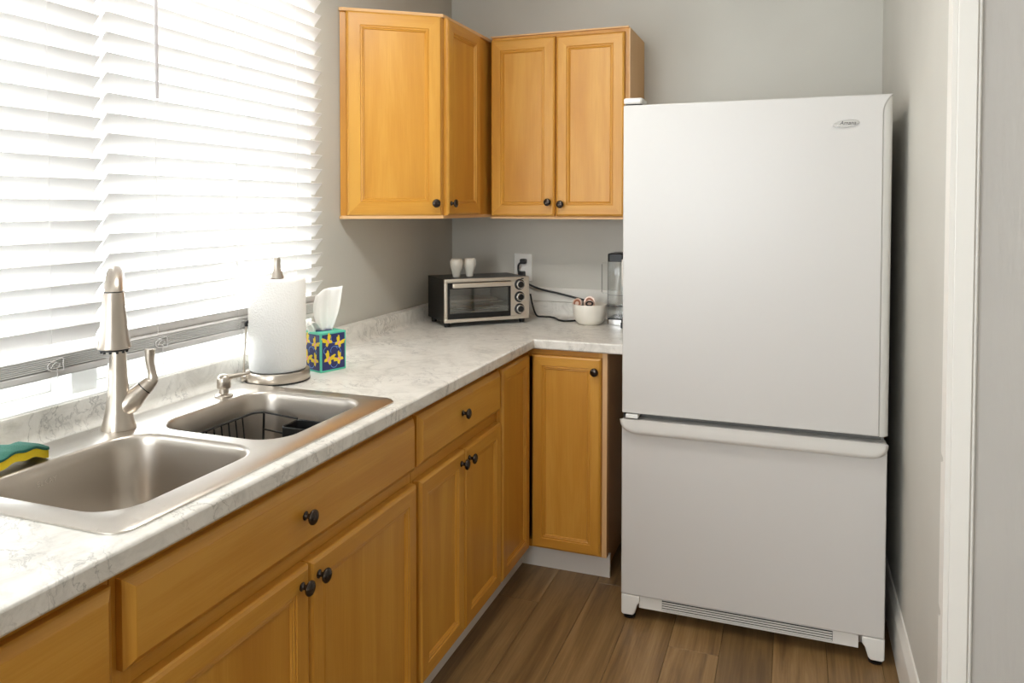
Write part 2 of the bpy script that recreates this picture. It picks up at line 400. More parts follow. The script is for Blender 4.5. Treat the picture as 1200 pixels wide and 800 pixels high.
# blinds
TILT = math.radians(51); HC = .0245
def slat_mesh(L):
    b = MB(); prof = []
    nseg = 6
    for k in range(nseg+1):
        s = -HC+2*HC*k/nseg; prof.append((s, .0016*(1-(s/HC)**2)+.0015))
    for k in range(nseg, -1, -1):
        s = -HC+2*HC*k/nseg; prof.append((s, .0016*(1-(s/HC)**2)-.0015))
    rings = []
    for y in (0, L):
        rings.append([Vector((a*math.cos(TILT)-c*math.sin(TILT), y, a*math.sin(TILT)+c*math.cos(TILT))) for a, c in prof])
    b.loft(rings); return b
def blind(label, y0, y1, ztip, pitch, cords, wand=None):
    XB = .0405
    t = thing('window_blind', label, 'blind', (XB, y0, 1.05), group=None)
    L = y1-y0; me = None
    z = ztip-HC*math.sin(TILT); zs = []
    while z < 2.2: zs.append(z); z += pitch
    for z in [ztip-HC*math.sin(TILT)-pitch*.97]+zs:
        if me is None:
            o = build('slat', slat_mesh(L), M['slat'], t, smooth=40, world=False); me = o.data; o.location = (0, 0, z-1.05)
        else: share('slat', me, t, (0, 0, z-1.05))
    st = MB(); n = 7; flat = None
    for k in range(n):
        if flat is None:
            b = MB().box(-.023, .023, 0, L, -.0013, .0013); o = build('slat', b, M['slat'], t, world=False, bevel=.0008); flat = o.data; o.location = (.004, 0, .021+k*.0042)
            o.modifiers.clear()
        else: share('slat', flat, t, (.004, 0, .021+k*.0042))
    build('bottom_rail', MB().box(-.022, .026, 0, L, 0, .017), M['slat'], t, world=False, bevel=.003)
    build('head_rail', MB().box(-.03, .03, 0, L, 1.165, 1.215), M['slat'], t, world=False, bevel=.003)
    for yc in cords:
        build('ladder_cord', MB().tube([(.0185, yc-y0, .02), (.0185, yc-y0, 1.17)], .0007, 6), M['slat'], t, world=False)
        build('ladder_cord', MB().tube([(-.0185, yc-y0, .02), (-.0185, yc-y0, 1.17)], .0007, 6), M['slat'], t, world=False)
        pts = [(.0295, yc-y0+.022*math.cos(a)-.004*math.cos(3*a), .026+.012*math.sin(a)+.004*math.sin(2*a)) for a in [2*PI*k/26 for k in range(27)]]
        b = MB().tube(pts, .0013, 6); b.tube([(.0295, yc-y0+.004, .02), (.0275, yc-y0+.006, -.004)], .0013, 6)
        b.tube([(.030, yc-y0-.012, .024), (.030, yc-y0, .034), (.030, yc-y0+.012, .026), (.030, yc-y0, .02), (.030, yc-y0-.012, .024)], .0012, 6)
        build('cord_clip', b, M['slat'], t, world=False, smooth=60)
    if wand:
        build('tilt_wand', MB().tube([(.047, wand-y0, .64), (.047, wand-y0, 1.17)], .0042, 6), M['wand'], t, world=False, smooth=30)
    return t
blind('white slatted window blind behind the paper towel roll with tilt wand', -2.050, -1.179, 1.169, .0475, (-1.325, -1.61, -1.908), wand=-1.93)
blind('white slatted window blind at the left edge behind the faucet', -2.93, -2.066, 1.772-.0476*12, .0476, (-2.205, -2.6, -2.85))

# ------------------------------------------------------------------ cabinets
def frame_axes(facing):
    """facing normal -> (U along the width, V up, N)"""
    Nn = Vector(facing).normalized(); V = Vector((0, 0, 1)); U = V.cross(Nn); return U, V, Nn
def knob(parent, pos, facing, name='knob'):
    b = MB().lathe([(.009, 0), (.0095, .0015), (.007, .003), (.0052, .006), (.0052, .013), (.008, .0155), (.0145, .0175), (.0162, .0205), (.0155, .0235), (.011, .0262), (.004, .0275)], pos, facing, 20)
    return build(name, b, M['bronze'], parent, smooth=50)
def rings_panel(mb, O, U, V, Nn, w, h, prof, cap=True):
    R = []
    for i, d in prof: R.append([O+U*i+V*i+Nn*d, O+U*(w-i)+V*i+Nn*d, O+U*(w-i)+V*(h-i)+Nn*d, O+U*i+V*(h-i)+Nn*d])
    for a, b in zip(R[:-1], R[1:]):
        for k in range(4):
            j = (k+1) % 4
            mb.add([a[k], a[j], b[j], b[k]], [(0, 1, 2, 3)], U if k % 2 == 0 else V)
    mb.add(R[0], [(3, 2, 1, 0)], V)
    if cap: mb.add(R[-1], [(0, 1, 2, 3)], cap if isinstance(cap, Vector) else V)
    return R
def door(parent, O, facing, w, h, knob_at=None, frame=.047, back=0):
    U, V, Nn = frame_axes(facing); O = Vector(O); f = frame
    b = MB()
    prof = [(0, back), (0, .011), (.0025, .0155), (.0085, .019), (f-.002, .019), (f, .0160), (f+.003, .0172), (f+.0055, .0172), (f+.008, .0140), (f+.0105, .0150), (f+.013, .0115), (f+.0132, .004)]
    rings_panel(b, O, U, V, Nn, w, h, prof, cap=False)
    d = build('door', b, M['maple'], parent)
    p = MB(); i = f+.012
    rings_panel(p, O+U*i+V*i, U, V, Nn, w-2*i, h-2*i, [(0, .004), (0, .0105)], True)
    build('panel', p, M['maple'], d)
    if knob_at: knob(d, O+U*knob_at[0]+V*knob_at[1]+Nn*.0185, Nn)
    return d
def drawer(parent, O, facing, w, h, knob_at=None):
    U, V, Nn = frame_axes(facing); O = Vector(O); b = MB()
    rings_panel(b, O, U, V, Nn, w, h, [(0, -.007), (0, .006), (.003, .009), (.015, .0185), (.017, .019)], U)
    d = build('drawer_front', b, M['maple'], parent)
    if knob_at: knob(d, O+U*knob_at[0]+V*knob_at[1]+Nn*.0185, Nn)
    return d
FX = .606        # face plane of the base cabinets; fronts stand .019 proud
Gz = (0, 0, 1); Gy = (0, 1, 0); Gx = (1, 0, 0)
def base_left(name, label, y0, y1, mids=(), rails=(.687,)):
    t = thing(name, label, 'cabinet', (0.3, (y0+y1)/2, 0))
    b = MB(); e = .001
    b.box(.055, FX-.02, y0+e, y0+.018, .092, .874, Gz).box(.055, FX-.02, y1-.018, y1-e, .092, .874, Gz)
    b.box(.055, FX-.02, y0+.018, y1-.018, .092, .108, Gx).box(.055, .062, y0+.018, y1-.018, .108, .874, Gz)
    b.box(.06, .55, y0+.01, y1-.01, 0.001, .092, Gx)
    build('body', b, M['carcass'], t)
    f = MB()
    f.box(FX-.028, FX-.008, y0+e, y0+.04, .092, .874, Gz).box(FX-.028, FX-.008, y1-.04, y1-e, .092, .874, Gz)
    f.box(FX-.028, FX-.008, y0+.04, y1-.04, .84, .874, Gy).box(FX-.028, FX-.008, y0+.04, y1-.04, .092, .12, Gy)
    for r in rails: f.box(FX-.028, FX-.008, y0+.04, y1-.04, r-.02, r+.02, Gy)
    for m_ in mids: f.box(FX-.028, FX-.008, m_-.02, m_+.02, .12, rails[0]-.02, Gz)
    build('face_frame', f, M['maple'], t)
    return t
YA, YB, YC = -2.547, -1.568, -.9385
DT, DB, OT, OB = .850, .706, .671, .098    # drawer top / bottom, door top / bottom
# left-most drawer base (mostly outside the frame)
t = base_left('base_cabinet', 'maple base cabinet cut off at the lower left corner of the picture', -3.1, YA)
drawer(t, (FX, -3.09, DB-.01), (1, 0, 0), .535, DT-DB+.01, (.27, .075)); door(t, (FX, -3.09, OB), (1, 0, 0), .535, OT-OB, (.5, .54), back=-.007)
# sink base
t = base_left('sink_base_cabinet', 'wide maple sink cabinet with one long drawer front and two doors', YA, YB, mids=(-2.066,))
drawer(t, (FX, YA+.012, DB), (1, 0, 0), YB-YA-.022, DT-DB, (YB-.515-YA-.012, .072))
door(t, (FX, YA+.012, OB), (1, 0, 0), -2.068-YA-.012, OT-OB, (-2.068-YA-.012-.028, OT-OB-.037), back=-.007)
door(t, (FX, -2.064, OB), (1, 0, 0), YB-.010+2.064, OT-OB, (.028, OT-OB-.037), back=-.007)
# 24 inch base
t = base_left('base_cabinet', 'narrow maple base cabinet with one drawer over two doors beside the corner', YB, YC, mids=(-1.2575,))
drawer(t, (FX, YB+.010, DB+.004), (1, 0, 0), YC-YB-.016, DT-DB-.002, (.282, .078))
door(t, (FX, YB+.010, OB), (1, 0, 0), -1.259-YB-.010, OT-OB, (-1.259-YB-.010-.028, OT-OB-.037), back=-.007)
door(t, (FX, -1.256, OB), (1, 0, 0), YC-.006+1.256, OT-OB, (.028, OT-OB-.037), back=-.007)
# corner base with an L-shaped front
t = thing('corner_base_cabinet', 'L-shaped maple corner cabinet with two full-height doors under the counter corner', 'cabinet', (.3, -.3, 0))
XE = .918
b = MB()
b.box(.055, FX-.02, YC+.001, YC+.018, .092, .874, Gz).box(XE-.018, XE-.0005, -FX+.02, -.055, .092, .874, Gz)
b.box(.055, .062, YC+.018, -.055, .108, .874, Gz).box(.062, XE-.018, -.062, -.055, .108, .874, Gz)
b.box(.055, FX-.02, YC+.018, -.055, .092, .108, Gx).box(FX-.02, XE-.018, -FX+.02, -.055, .092, .108, Gx)
b.box(.06, .55, YC+.01, -.06, .001, .092, Gx).box(.55, XE-.02, -.55, -.06, .001, .092, Gx)
build('body', b, M['carcass'], t)
f = MB()
f.box(FX-.02, FX, YC+.001, YC+.03, .092, .874, Gz).box(FX-.02, FX, YC+.03, -FX, .84, .874, Gy).box(FX-.02, FX, YC+.03, -FX, .092, .12, Gy)
f.box(XE-.03, XE, -FX, -FX+.02, .092, .874, Gz).box(FX, XE-.03, -FX, -FX+.02, .84, .874, Gx).box(FX, XE-.03, -FX, -FX+.02, .092, .12, Gx)
build('face_frame', f, M['maple'], t)
build('end_strip', MB().box(XE-.016, XE+.0025, -FX-.0015, -FX+.03, .092, .874, Gz), M['maple_edge'], t)
door(t, (FX, YC+.006, OB), (1, 0, 0), -.640-YC-.006, DT-OB+.004, None, .042)
door(t, (.6265, -FX, OB), (0, -1, 0), .9005-.6265, DT-OB+.002, (.9005-.6265-.022, DT-OB-.047), .042)

struct('trim_4', MB().box(.555, .569, -3.1, -.569, 0, .09), M['toe_white'], 'white toe kick board under the sink side cabinets')
mb = MB().box(.555, .9206, -.5689, -.555, 0, .0895)
mb.box(.9206, .9245, -.5689, -.552, 0, .0895)
struct('trim_5', mb, M['toe_white'], 'white toe kick board under the corner cabinet')

# upper cabinets
ZB, ZT = 1.3764, 2.150
A, B_, C_, E_ = (.003, -.985), (.3115, -.7575), (.3115, -.3135), (.003, -.003)
t = thing('corner_wall_cabinet', 'angled maple wall cabinet with two doors meeting at a corner beside the window', 'cabinet', (.15, -.4, ZB))
poly = [(E_[0], E_[1]), (E_[0], A[1]), B_, C_, (C_[0], E_[1])]
b = MB().prism(poly, (0, 0, 0), (1, 0, 0), (0, 1, 0), (0, 0, 1), ZB+.012, ZT-.012, Gz)
build('body', b, M['maple'], t)
dn = Vector((B_[1]-A[1], -(B_[0]-A[0]), 0)).normalized(); du = Vector((B_[0]-A[0], B_[1]-A[1], 0)); dl = du.length; du.normalize()
pe = lambda k: [(E_[0], E_[1]), (E_[0], A[1]+.006-k), (A[0]+.012, A[1]-k*.6), (B_[0]+k*.55, B_[1]-k*.9), (C_[0]+k, C_[1]), (C_[0]+k, E_[1])]
build('top_board', MB().prism(pe(.012), (0, 0, 0), (1, 0, 0), (0, 1, 0), (0, 0, 1), ZT-.012, ZT, (0, 1, 0)), M['maple_edge'], t)
build('bottom_board', MB().prism(pe(.012), (0, 0, 0), (1, 0, 0), (0, 1, 0), (0, 0, 1), ZB, ZB+.012, (0, 1, 0)), M['maple_edge'], t)
h = ZT-ZB-.022
O = Vector((A[0], A[1], ZB+.012))+du*.022+dn*.0005
door(t, O, dn, dl-.028, h, (dl-.028-.026, .046), .052)
door(t, (C_[0]+.0005, B_[1]+.008, ZB+.012), (1, 0, 0), .325, h, (.026, .046), .048)
U0, U1 = .3345, .9365
t = thing('wall_cabinet', 'maple wall cabinet with two even doors above the toaster oven and fridge side', 'cabinet', ((U0+U1)/2, -.15, ZB))
b = MB().box(U0+.003, U1-.001, -.3135, -.003, ZB+.001, ZT-.001, Gz)
build('body', b, M['maple'], t)
build('top_board', MB().box(U0, U1, -.325, -.003, ZT-.001, ZT+.005, Gx), M['maple_edge'], t)
build('bottom_board', MB().box(U0, U1, -.325, -.003, ZB-.006, ZB+.001, Gx), M['maple_edge'], t)
build('end_panel', MB().box(U1-.001, U1+.004, -.312, -.003, ZB+.001, ZT-.001, Gz), M['maple_edge'], t)
wd = (.6275-U0)-.004
door(t, (U0+.003, -.314, ZB+.006), (0, -1, 0), wd, h+.002, (wd-.026, .058), .047)
door(t, (.632, -.314, ZB+.006), (0, -1, 0), .921-.632, h, (.024, .049), .047)

# ------------------------------------------------------------------ countertop
CT, CTH, CD = .914, .0385, .640
t = thing('countertop', 'L-shaped white marble-look laminate countertop with low backsplash', 'countertop', (.3, -.3, CT-CTH))
HX0, HX1, HY0, HY1 = .115, .585, -2.515, -1.67
X1, Y0 = 1.0, -3.1
xsb = [.0, HX0, HX1, CD, X1]; ysb = [Y0, HY0, HY1, -CD, 0.0]
bm = bmesh.new(); vt = {}
def gv(i, j):
    if (i, j) not in vt: vt[(i, j)] = bm.verts.new((xsb[i]-.3, ysb[j]+.3, CTH))
    return vt[(i, j)]
for i in range(4):
    for j in range(4):
        if i == 1 and j == 1: continue
        if i == 3 and j < 3: continue
        bm.faces.new((gv(i, j), gv(i+1, j), gv(i+1, j+1), gv(i, j+1)))
ret = bmesh.ops.extrude_face_region(bm, geom=bm.faces[:])
for v in [g for g in ret['geom'] if isinstance(g, bmesh.types.BMVert)]: v.co.z -= CTH
bmesh.ops.recalc_face_normals(bm, faces=bm.faces)
me = bpy.data.meshes.new('worktop'); bm.to_mesh(me); bm.free(); me.materials.append(M['marble'])
o = bpy.data.objects.new('worktop', me); col.objects.link(o); o.parent = t
bv = o.modifiers.new('bevel', 'BEVEL'); bv.width = .006; bv.segments = 3; bv.limit_method = 'ANGLE'; bv.angle_limit = math.radians(40)
for p in me.polygons: p.use_smooth = True
me.set_sharp_from_angle(angle=math.radians(50))
SPT = .980
prof = [(.001, CT), (.062, CT), (.052, CT+.004), (.047, CT+.012), (.045, CT+.02), (.045, SPT-.003), (.043, SPT), (.001, SPT)]
b = MB().prism(prof, (0, 0, 0), (1, 0, 0), (0, 0, 1), (0, 1, 0), Y0, -.001)
build('backsplash', b, M['marble'], t, smooth=40)
prof = [(-.001, CT), (-.028, CT), (-.021, CT+.005), (-.019, CT+.012), (-.019, SPT-.003), (-.017, SPT-.001), (-.001, SPT-.001)]
b = MB().prism(prof, (0, 0, 0), (0, 1, 0), (0, 0, 1), (1, 0, 0), .045, X1)
build('backsplash', b, M['marble'], t, smooth=40)
struct('trim_6', MB().box(.046, 1.02, -.017, 0, SPT, 1.044), M['white_trim'], 'white board above the backsplash on the wall behind the toaster oven', bevel=.003)

# ------------------------------------------------------------------ sink
ZS = .9185
t = thing('kitchen_sink', 'stainless steel double bowl drop-in sink set in the white counter', 'sink', (.35, -2.09, CT))
SX0, SX1, SY0, SY1 = .086, .607, -2.535, -1.650
bowls = [(.205, .545, -2.49, -2.118), (.205, .545, -2.074, -1.702)]
bm = bmesh.new()
def loop(pts, z):
    vs_ = [bm.verts.new((x-.35, y+2.09, z-CT)) for x, y in pts]
    return vs_, [bm.edges.new((vs_[i], vs_[(i+1) % len(vs_)])) for i in range(len(vs_))]
inner = rrect(SX0+.008, SX1-.008, SY0+.008, SY1-.008, .03)
vi, e_in = loop(inner, ZS+.0035)
alle = list(e_in)
for bx in bowls:
    _, e = loop(rrect(bx[0]-.006, bx[1]+.006, bx[2]-.006, bx[3]+.006, .078, 8), ZS+.0035); alle += e
bmesh.ops.triangle_fill(bm, use_beauty=True, edges=alle)
v1, _ = loop(rrect(SX0, SX1, SY0, SY1, .036), ZS-.001); v2, _ = loop(rrect(SX0, SX1, SY0, SY1, .036), CT+.0004)
n = len(vi)
for i in range(n):
    j = (i+1) % n; bm.faces.new((vi[i], vi[j], v1[j], v1[i])); bm.faces.new((v1[i], v1[j], v2[j], v2[i]))
bmesh.ops.recalc_face_normals(bm, faces=bm.faces)
me = bpy.data.meshes.new('deck'); bm.to_mesh(me); bm.free(); me.materials.append(M['steel_deck'])
for p in me.polygons: p.use_smooth = True
me.set_sharp_from_angle(angle=math.radians(35))
dk = bpy.data.objects.new('deck', me); col.objects.link(dk); dk.parent = t
bowl_objs = []
for bx in bowls:
    rings = []
    for ins, z, r in ((-.006, ZS+.0035, .078), (-.003, ZS+.003, .076), (0, ZS, .074), (.002, ZS-.006, .072), (.004, ZS-.02, .072), (.010, .80, .068), (.013, .765, .066), (.020, .748, .062), (.034, .738, .055), (.06, .7345, .045), (.13, .731, .03)):
        rings.append([Vector((x, y, z)) for x, y in rrect(bx[0]+ins, bx[1]-ins, bx[2]+ins, bx[3]-ins, r, 8)])
    bo = build('basin', MB().loft(rings, False, True), M['steel'], t, smooth=40); bowl_objs.append(bo)
    cx, cy = (bx[0]+bx[1])/2, (bx[2]+bx[3])/2
    build('drain', MB().lathe([(.055, 0), (.055, .0035), (.047, .004), (.042, .001), (.012, -.0), (.012, .006), (.004, .008)], (cx, cy, .7312), (0, 0, 1), 28), M['chrome'], bo, smooth=40)
me = text_mesh('ELKAY', .0150, .0002); me.materials.append(M['etch'])
o = bpy.data.objects.new('lettering', me); col.objects.link(o); o.parent = bowl_objs[0]
o.matrix_local = Matrix.Translation(Vector((.2105-.35, -2.3415+2.09, .8855-CT))) @ Matrix(((0, 0, 1, 0), (1, 0, 0, 0), (0, 1, 0, 0), (0, 0, 0, 1)))

# ------------------------------------------------------------------ faucet
ZD = ZS+.0037
t = thing('faucet', 'brushed nickel pull-down kitchen faucet with side lever behind the sink bowls', 'faucet', (.15, -2.115, ZD))
ang = math.radians(-44.5); D = Vector((math.cos(ang), math.sin(ang), 0)); F0 = Vector((.15, -2.115, ZD))
S_ = Vector((-D.y, D.x, 0))      # to the right as seen from the camera
def ell(c, a, b_, n=20): return [c+D*(a*math.cos(2*PI*k/n))+S_*(b_*math.sin(2*PI*k/n)) for k in range(n)]
rings = []
for z, a, b_ in ((0, .033, .037), (.004, .033, .0365), (.02, .029, .032), (.045, .0245, .027), (.08, .021, .0225), (.12, .0188, .0195), (.16, .0172, .0175), (.19, .0165, .0165)):
    rings.append(ell(F0+Vector((0, 0, z)), a, b_))
build('body', MB().loft(rings), M['nickel'], t, smooth=60)
arch = []
R_ = .085
for k in range(0, 23):
    a = PI*k/22; arch.append(F0+D*(R_-R_*math.cos(a))+Vector((0, 0, .305+.052*math.sin(a)**.9)))
path = [F0+Vector((0, 0, .189)), F0+Vector((0, 0, .25)), F0+Vector((0, 0, .295))]+arch+[F0+D*2*R_+Vector((0, 0, .302))]
path = [path[0]]+path[1:]
build('spout', MB().tube(path, [.0158]*3+[.0155+.0025*k/22 for k in range(23)]+[.0182], 18), M['nickel'], t, smooth=60)
H = F0+D*2*R_
hd = build('spray_head', MB().lathe([(.0184, .3255), (.0198, .322), (.0228, .285), (.0272, .24), (.0312, .2165), (.0325, .2125), (.031, .211)], H, (0, 0, 1), 24), M['nickel'], t, smooth=40)
build('seam_ring', MB().lathe([(.0181, .3245), (.0181, .3275)], H, (0, 0, 1), 24), M['black'], hd)
build('spray_face', MB().lathe([(.029, .2115), (.029, .208), (.024, .206), (.01, .2065)], H, (0, 0, 1), 24), M['black'], hd, smooth=30)
for k in range(12):
    a = 2*PI*k/12; p = H+Vector((.024*math.cos(a), .024*math.sin(a), .2065))
    build('nozzle', MB().lathe([(.0028, 0), (.0026, -.004)], p, (0, 0, 1), 8), M['black'], hd)
# side valve and lever
Vd = (S_*.717+Vector((0, 0, .698))).normalized()
V0 = F0+Vector((0, 0, .035))
vb = build('valve_body', MB().tube([V0, V0+Vd*.012, V0+Vd*.025, V0+Vd*.040, V0+Vd*.054, V0+Vd*.066, V0+Vd*.0725], [.016, .0225, .0255, .0245, .0210, .0185, .0178], 18), M['nickel'], t, smooth=60)
build('valve_ring', MB().tube([V0+Vd*.072, V0+Vd*.075], .0175, 18), M['black'], vb)
L0 = V0+Vd*.075
lp = [L0, L0+Vd*.012, L0+Vd*.018+S_*.003+Vector((0, 0, .004)), L0+Vd*.016+S_*.004+Vector((0, 0, .022)), L0+Vd*.014+S_*.001+Vector((0, 0, .05)), L0+Vd*.014+S_*.002+Vector((0, 0, .078))]
build('lever', MB().tube(smooth_path(lp, 5), [.0178-.0016*(k/5) if k < 5 else max(.0092, .0160-.0007*(k-5)) if k < 20 else .0092+.0004*(k-19) for k in range(26)], 14), M['nickel'], t, smooth=60)

# soap dispenser
t = thing('soap_dispenser', 'small brushed nickel soap pump on the sink deck beside the paper towel', 'soap dispenser', (.168, -1.797, ZD))
P0 = Vector((.168, -1.797, ZD))
build('base', MB().lathe([(.023, 0), (.023, .004), (.019, .007), (.012, .0085), (.0115, .022)], P0, (0, 0, 1), 22), M['nickel'], t, smooth=40)
build('pump_head', MB().lathe([(.0165, .022), (.0175, .024), (.0175, .047), (.015, .054), (.008, .058)], P0, (0, 0, 1), 22), M['nickel'], t, smooth=50)
sd = Vector((.79, .61, 0))
build('nozzle', MB().tube([P0+sd*.006+Vector((0, 0, .049)), P0+sd*.035+Vector((0, 0, .054)), P0+sd*.055+Vector((0, 0, .056)), P0+sd*.066+Vector((0, 0, .0605))], [.009, .006, .0045, .004], 12), M['nickel'], t, smooth=60)

# ------------------------------------------------------------------ paper towel on its stand
TX, TY = .1535, -1.553
t = thing('paper_towel_holder', 'brushed steel upright paper towel stand beside the sink', 'towel holder', (TX, TY, CT))
TO = Vector((TX, TY, CT+.001))
build('base', MB().lathe([(.0895, 0), (.0915, .004), (.0915, .028), (.0895, .031), (.02, .0315)], TO, (0, 0, 1), 56), M['nickel'], t, smooth=40)
build('base_rim', MB().lathe([(.090, -.0005), (.0925, .0005), (.0925, .004), (.090, .0045)], TO, (0, 0, 1), 56), M['black'], t, smooth=40)
build('pole', MB().lathe([(.0055, .02), (.0055, .30)], TO, (0, 0, 1), 14), M['nickel'], t, smooth=40)
build('finial', MB().lathe([(.0195, .2985), (.0185, .302), (.0140, .314), (.0105, .325), (.0095, .340), (.0100, .352), (.007, .358)], TO, (0, 0, 1), 18), M['nickel'], t, smooth=50)
# tension arm at the left: bracket, upright rod, pivot and flat paddle
aw = Vector((-.68, -.72, 0)).normalized()
a0 = TO+aw*.0935
br = MB().tube([TO+aw*.08+Vector((0, 0, .013)), a0+aw*.010+Vector((0, 0, .013))], .0115, 14)
build('arm_bracket', br, M['nickel'], t, smooth=40)
r0 = a0+aw*.003+Vector((0, 0, .02)); r1 = a0+aw*-.006+Vector((0, 0, .168))
build('arm_rod', MB().tube([r0, r1], .0028, 8), M['nickel'], t, smooth=60)
build('arm_pivot', MB().tube([r1-Vector((0, 0, .006)), r1+Vector((0, 0, .004)), r1-aw*.008+Vector((0, 0, .007))], .0045, 10), M['black'], t, smooth=60)
pc = r1-aw*.0105+Vector((0, 0, .004)); pt_ = Vector((-aw.y, aw.x, 0))
rg = [[pc+aw*d+pt_*(.011*s*math.cos(2*PI*k/20))+Vector((0, 0, .066*s*math.sin(2*PI*k/20))) for k in range(20)] for d, s in ((-.0022, .9), (0, 1), (.0022, .9))]
build('arm_paddle', MB().loft(rg), M['nickel'], t, smooth=60)
t = thing('paper_towel_roll', 'white paper towel roll on the steel stand', 'paper towel', (TX, TY, CT+.0335))
RO = Vector((TX, TY, CT+.0335)); RR = .081; RH = .266
rg = []
for z, r in ((0, RR-.003), (.004, RR), (RH*.5, RR+.0008), (RH-.006, RR), (RH-.001, RR-.003), (RH, RR-.008), (RH-.0005, .05), (RH-.002, .0195)):
    rg.append([RO+Vector(((r+.0006*math.sin(3*a+z*20))*math.cos(a), (r+.0006*math.sin(3*a+z*20))*math.sin(a), z)) for a in [2*PI*k/56 for k in range(56)]])
build('paper', MB().loft(rg, True, False), M['paper'], t, smooth=50)
build('core', MB().lathe([(.0195, .002), (.0195, RH-.002), (.018, RH-.002), (.018, .002)], RO, (0, 0, 1), 24), M['cardboard'], t, smooth=40)

# ------------------------------------------------------------------ tissue box
rot = math.atan2(.0825, .0285)      # direction of the right-hand face
t = thing('tissue_box', 'cube tissue box with yellow butterflies on navy and teal edges', 'tissue box', (.2262, -1.4425, CT), rot)
BW, BD, BH = .096, .096, .1215
b = MB(); b.box(0, BW, 0, BD, 0.0005, BH)
# local frame: +x runs along the right face, +y runs to the left face's far corner, face normals -y and -x
build('carton', b, M['teal'], t, world=False, bevel=.0015)
def bfly():
    L = []
    wing = [(0, .004), (.006, .017), (.015, .027), (.021, .026), (.018, .018), (.0225, .014), (.015, .006), (.010, .002), (.016, -.006), (.013, -.014), (.005, -.010), (0, -.004)]
    return wing
def place_butterfly(parent, O, U, V, Nn, cx, cy, a, s):
    ca, sa = math.cos(a), math.sin(a); b = MB()
    for sg in (1, -1):
        pts = [((x*sg*ca-y*sa)*s+cx, (x*sg*sa+y*ca)*s+cy) for x, y in bfly()]
        b.prism(pts if sg > 0 else pts[::-1], O, U, V, Nn, .0003, .0007)
    w = build('butterfly', b, M['yellow_print'], parent, world=False)
    pts = [((x*ca-y*sa)*s+cx, (x*sa+y*ca)*s+cy) for x, y in ((-.002, -.008), (.002, -.008), (.0025, .004), (.001, .012), (-.001, .012), (-.0025, .004))]
    build('butterfly_body', MB().prism(pts, O, U, V, Nn, .0007, .001), M['pink_print'], w, world=False)
def swirl(parent, O, U, V, Nn, cx, cy, r, a0, a1):
    O, U, V, Nn = map(Vector, (O, U, V, Nn)); n = 12; r1 = r+.0016
    pi = [(cx+r*math.cos(a0+(a1-a0)*k/n), cy+r*math.sin(a0+(a1-a0)*k/n)) for k in range(n+1)]
    po = [(cx+r1*math.cos(a0+(a1-a0)*k/n), cy+r1*math.sin(a0+(a1-a0)*k/n)) for k in range(n, -1, -1)]
    b = MB()
    vs_ = [O+U*x+V*y+Nn*.00045 for x, y in pi+po]
    b.add(vs_, [(k, k+1, 2*n-k, 2*n+1-k) for k in range(n)])
    build('swirl', b, M['sky_print'], parent, world=False)
for O, U, V, Nn, Wd in (((0, 0, 0), (1, 0, 0), (0, 0, 1), (0, -1, 0), BW), ((0, BD, 0), (0, -1, 0), (0, 0, 1), (-1, 0, 0), BD)):
    m_ = .0055
    pn = build('printed_panel', MB().prism([(m_, m_+.001), (Wd-m_, m_+.001), (Wd-m_, BH-m_), (m_, BH-m_)], O, U, V, Nn, -.001, .0003), M['navy'], t, world=False)
    for cx, cy, a, s in ((.028, .093, .5, .84), (.068, .084, -.6, .8), (.029, .038, -.5, .9), (.070, .034, .75, .82)):
        place_butterfly(pn, O, U, V, Nn, cx, cy, a, s)
    for cx, cy, r, a0, a1 in ((.05, .064, .012, .3, 3.6), (.055, .055, .020, -1.2, 1.4), (.022, .066, .010, 1.8, 4.6), (.050, .024, .012, 3.2, 6.0), (.052, .100, .012, 2.5, 5.4)):
        swirl(pn, O, U, V, Nn, cx, cy, r, a0, a1)
build('slot', MB().prism([(x, y) for x, y in [(BW/2+.034*math.cos(2*PI*k/20), BD/2+.016*math.sin(2*PI*k/20)) for k in range(20)]], (0, 0, 0), (1, 0, 0), (0, 1, 0), (0, 0, 1), BH-.001, BH+.0006), M['navy'], t, world=False)
# tissue sheet standing out of the slot, folded
b = MB(); nu, nv = 22, 12; pts = []
for j in range(nv+1):
    v = j/nv; z = BH-.004+v*.128
    for i in range(nu+1):
        u = i/nu-.5
        wdt = .040+.044*math.sin(PI*.5*min(1, v*1.35))
        d_ = u*wdt+.012*v*v; q_ = .011*math.sin(u*6.5+v*1.6)*(1-.3*v)+.004*math.sin(u*15+1.2)+.004*v
        pts.append((BW/2+.006+d_*.80+q_*.6, BD/2-d_*.60+q_*.8, z+.014*v*v*(u+.5)-.030*v**4*max(0, -u-.2)*2))
b.add(pts, [(j*(nu+1)+i, j*(nu+1)+i+1, (j+1)*(nu+1)+i+1, (j+1)*(nu+1)+i) for j in range(nv) for i in range(nu)])
o = build('tissue_sheet', b, M['tissue'], t, world=False, smooth=80)
so = o.modifiers.new('solid', 'SOLIDIFY'); so.thickness = .0007
b = MB(); pts = []; nu, nv = 16, 6
for j in range(nv+1):
    v = j/nv
    for i in range(nu+1):
        u = i/nu-.5
        pts.append((BW/2-.028-.022*v+u*.040*(1-.4*v), BD/2+.004+.010*math.sin(u*8)+.010*v, BH-.003+.030*math.sin(v*2.1)+.006*math.sin(u*6)*v))
b.add(pts, [(j*(nu+1)+i, j*(nu+1)+i+1, (j+1)*(nu+1)+i+1, (j+1)*(nu+1)+i) for j in range(nv) for i in range(nu)])
o = build('tissue_fold', b, M['tissue'], t, world=False, smooth=80)
so = o.modifiers.new('solid', 'SOLIDIFY'); so.thickness = .0007

